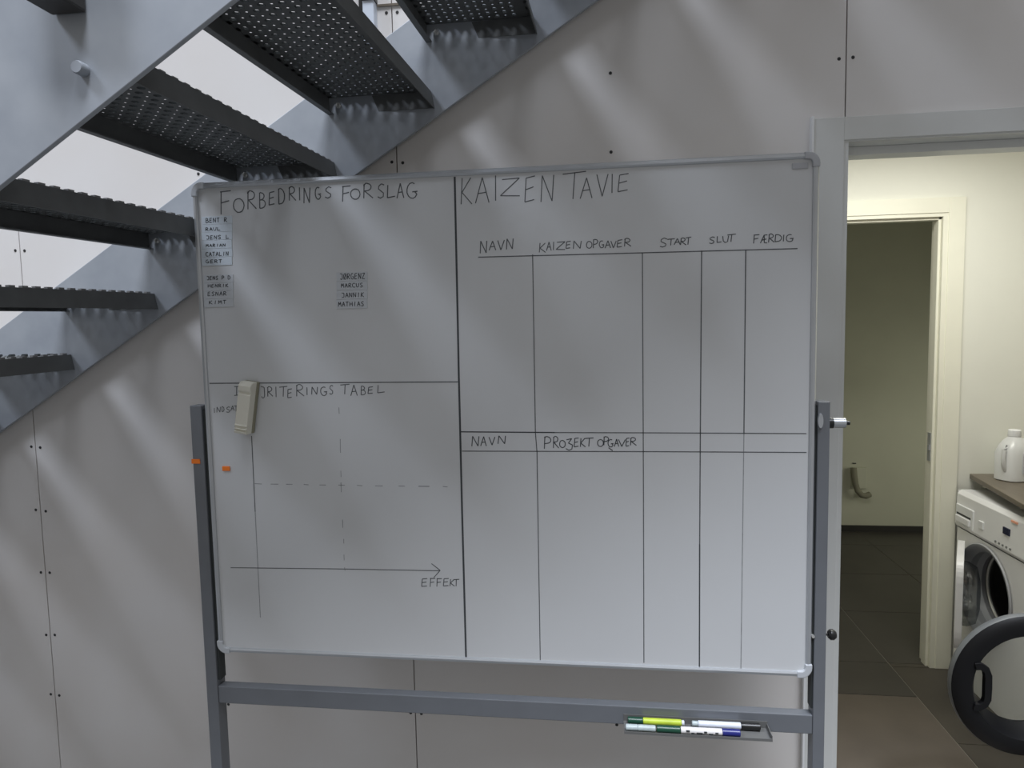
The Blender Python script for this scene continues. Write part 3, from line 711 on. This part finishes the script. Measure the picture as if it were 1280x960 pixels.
# ring door
RY = 0.300; rc = Vector((3.078, RY, 0.473)); RO = 0.226
bm = bmesh.new()
lathe(bm, [(RO, 0.030), (RO, 0.006), (RO-0.010, -0.004), (RO-0.035, -0.012), (RO-0.056, -0.008), (RO-0.064, 0.004), (RO-0.085, 0.060), (RO-0.081, 0.062), (RO-0.055, 0.030)], rc, (0, 1, 0), 64, closed=True)
rd = P('door', bm, M['ringm'], m2, smooth=True); rd['label'] = 'open round door with broad graphite ring'
bm = bmesh.new(); lathe(bm, [(RO+0.001, 0.030), (RO+0.0025, 0.022), (RO+0.0025, 0.012), (RO+0.0005, 0.006)], rc, (0, 1, 0), 64, closed=True)
P('edge_trim', bm, M['post'], rd, smooth=True)
bm = bmesh.new(); lathe(bm, [(RO-0.083, 0.055), (RO-0.095, 0.075), (0.09, 0.085), (0.0, 0.088)], rc, (0, 1, 0), 48)
for f in [f for f in bm.faces if len(f.verts) > 8]: bm.faces.remove(f)
P('glass', bm, M['glass'], rd, smooth=True)
bm = bmesh.new()
hp = [(-0.170, 0.078), (-0.150, 0.080), (-0.128, 0.066), (-0.118, 0.040), (-0.117, 0.0), (-0.118, -0.040), (-0.128, -0.062), (-0.150, -0.076), (-0.170, -0.074)]
inn = [(-0.165, 0.056), (-0.152, 0.057), (-0.142, 0.050), (-0.139, 0.034), (-0.139, 0.0), (-0.139, -0.034), (-0.142, -0.046), (-0.152, -0.053), (-0.165, -0.053)]
prism_pts = hp + inn[::-1]
A = [bm.verts.new((rc.x+a, RY-0.016, rc.z+b)) for a, b in prism_pts]; B = [bm.verts.new((rc.x+a, RY+0.002, rc.z+b)) for a, b in prism_pts]
n = len(hp)
for L_ in (A, B):
    for i in range(n-1): bm.faces.new((L_[i], L_[i+1], L_[2*n-2-i], L_[2*n-1-i]))
for i in range(2*n): bm.faces.new((A[i], A[(i+1) % (2*n)], B[(i+1) % (2*n)], B[i]))
P('handle', bm, M['ringm'], rd, bevel=0.002)
bm = bmesh.new(); box(bm, rc.x+RO-0.01, MX+0.001, RY+0.008, RY+0.026, 0.445, 0.525)
P('hinge', bm, M['ringm'], rd, bevel=0.003)
tag(m2, 'dryer standing nearer, its dark round ring door swung open with a bar handle', 'dryer')

# worktop with cut-back corner on battens
wt = empty('worktop', (3.7, 0.8, 0.88))
bm = bmesh.new()
prism(bm, [(3.420, YB-0.001), (3.340, 0.84), (3.325, 0.66), (3.335, 0.155), (4.015, 0.155), (4.015, YB-0.001)], 2, 0.895, 0.917)
P('board', bm, M['worktop'], wt, bevel=0.003)
P('batten', bx(3.475, 4.01, YB-0.03, YB-0.001, 0.855, 0.895), M['trimc'], wt)
tag(wt, 'brown laminate worktop above the washing machine', 'worktop')

# jug on the worktop
jg = empty('plastic_jug', (3.555, 1.262, 0.9175)); jg.rotation_euler = (0, 0, math.radians(25))
def sup(bm, levels, m=0, seg=28):
    rings = []
    for z, rx, ry, e, ox in levels:
        rings.append([bm.verts.new((ox+math.copysign(abs(math.cos(a))**e, math.cos(a))*rx, math.copysign(abs(math.sin(a))**e, math.sin(a))*ry, z)) for a in [2*math.pi*k/seg for k in range(seg)]])
    for a, b in zip(rings, rings[1:]):
        for k in range(seg): bm.faces.new((a[k], a[(k+1) % seg], b[(k+1) % seg], b[k]))
    bm.faces.new(rings[0]); bm.faces.new(rings[-1])
bm = bmesh.new()
sup(bm, [(0.0, .082, .052, .6, 0), (0.004, .088, .058, .6, 0), (0.12, .090, .058, .6, 0), (0.150, .078, .050, .7, 0), (0.175, .050, .036, .8, -0.01), (0.185, .026, .026, 1, -0.022), (0.190, .022, .022, 1, -0.022)])
obj('body', bm, M['jug'], jg, smooth=True)
bm = bmesh.new(); lathe(bm, [(0.024, 0), (0.025, 0.003), (0.024, 0.026), (0.020, 0.029)], (-0.022, 0, 0.190), (0, 0, 1), 24)
obj('cap', bm, M['whitep'], jg, smooth=True)
bm = bmesh.new(); tube(bm, [(-0.076, -0.012, 0.150), (-0.094, -0.012, 0.135), (-0.099, -0.012, 0.100), (-0.094, -0.012, 0.065), (-0.082, -0.012, 0.045)], 0.009)
obj('handle', bm, M['jug'], jg, smooth=True)
bm = bmesh.new(); box(bm, -0.045, 0.075, -0.0605, -0.0570, 0.035, 0.125)
obj('label_patch', bm, M['juglab'], jg, bevel=0.003)
tag(jg, 'white translucent plastic jug with cap standing on the brown worktop', 'jug')
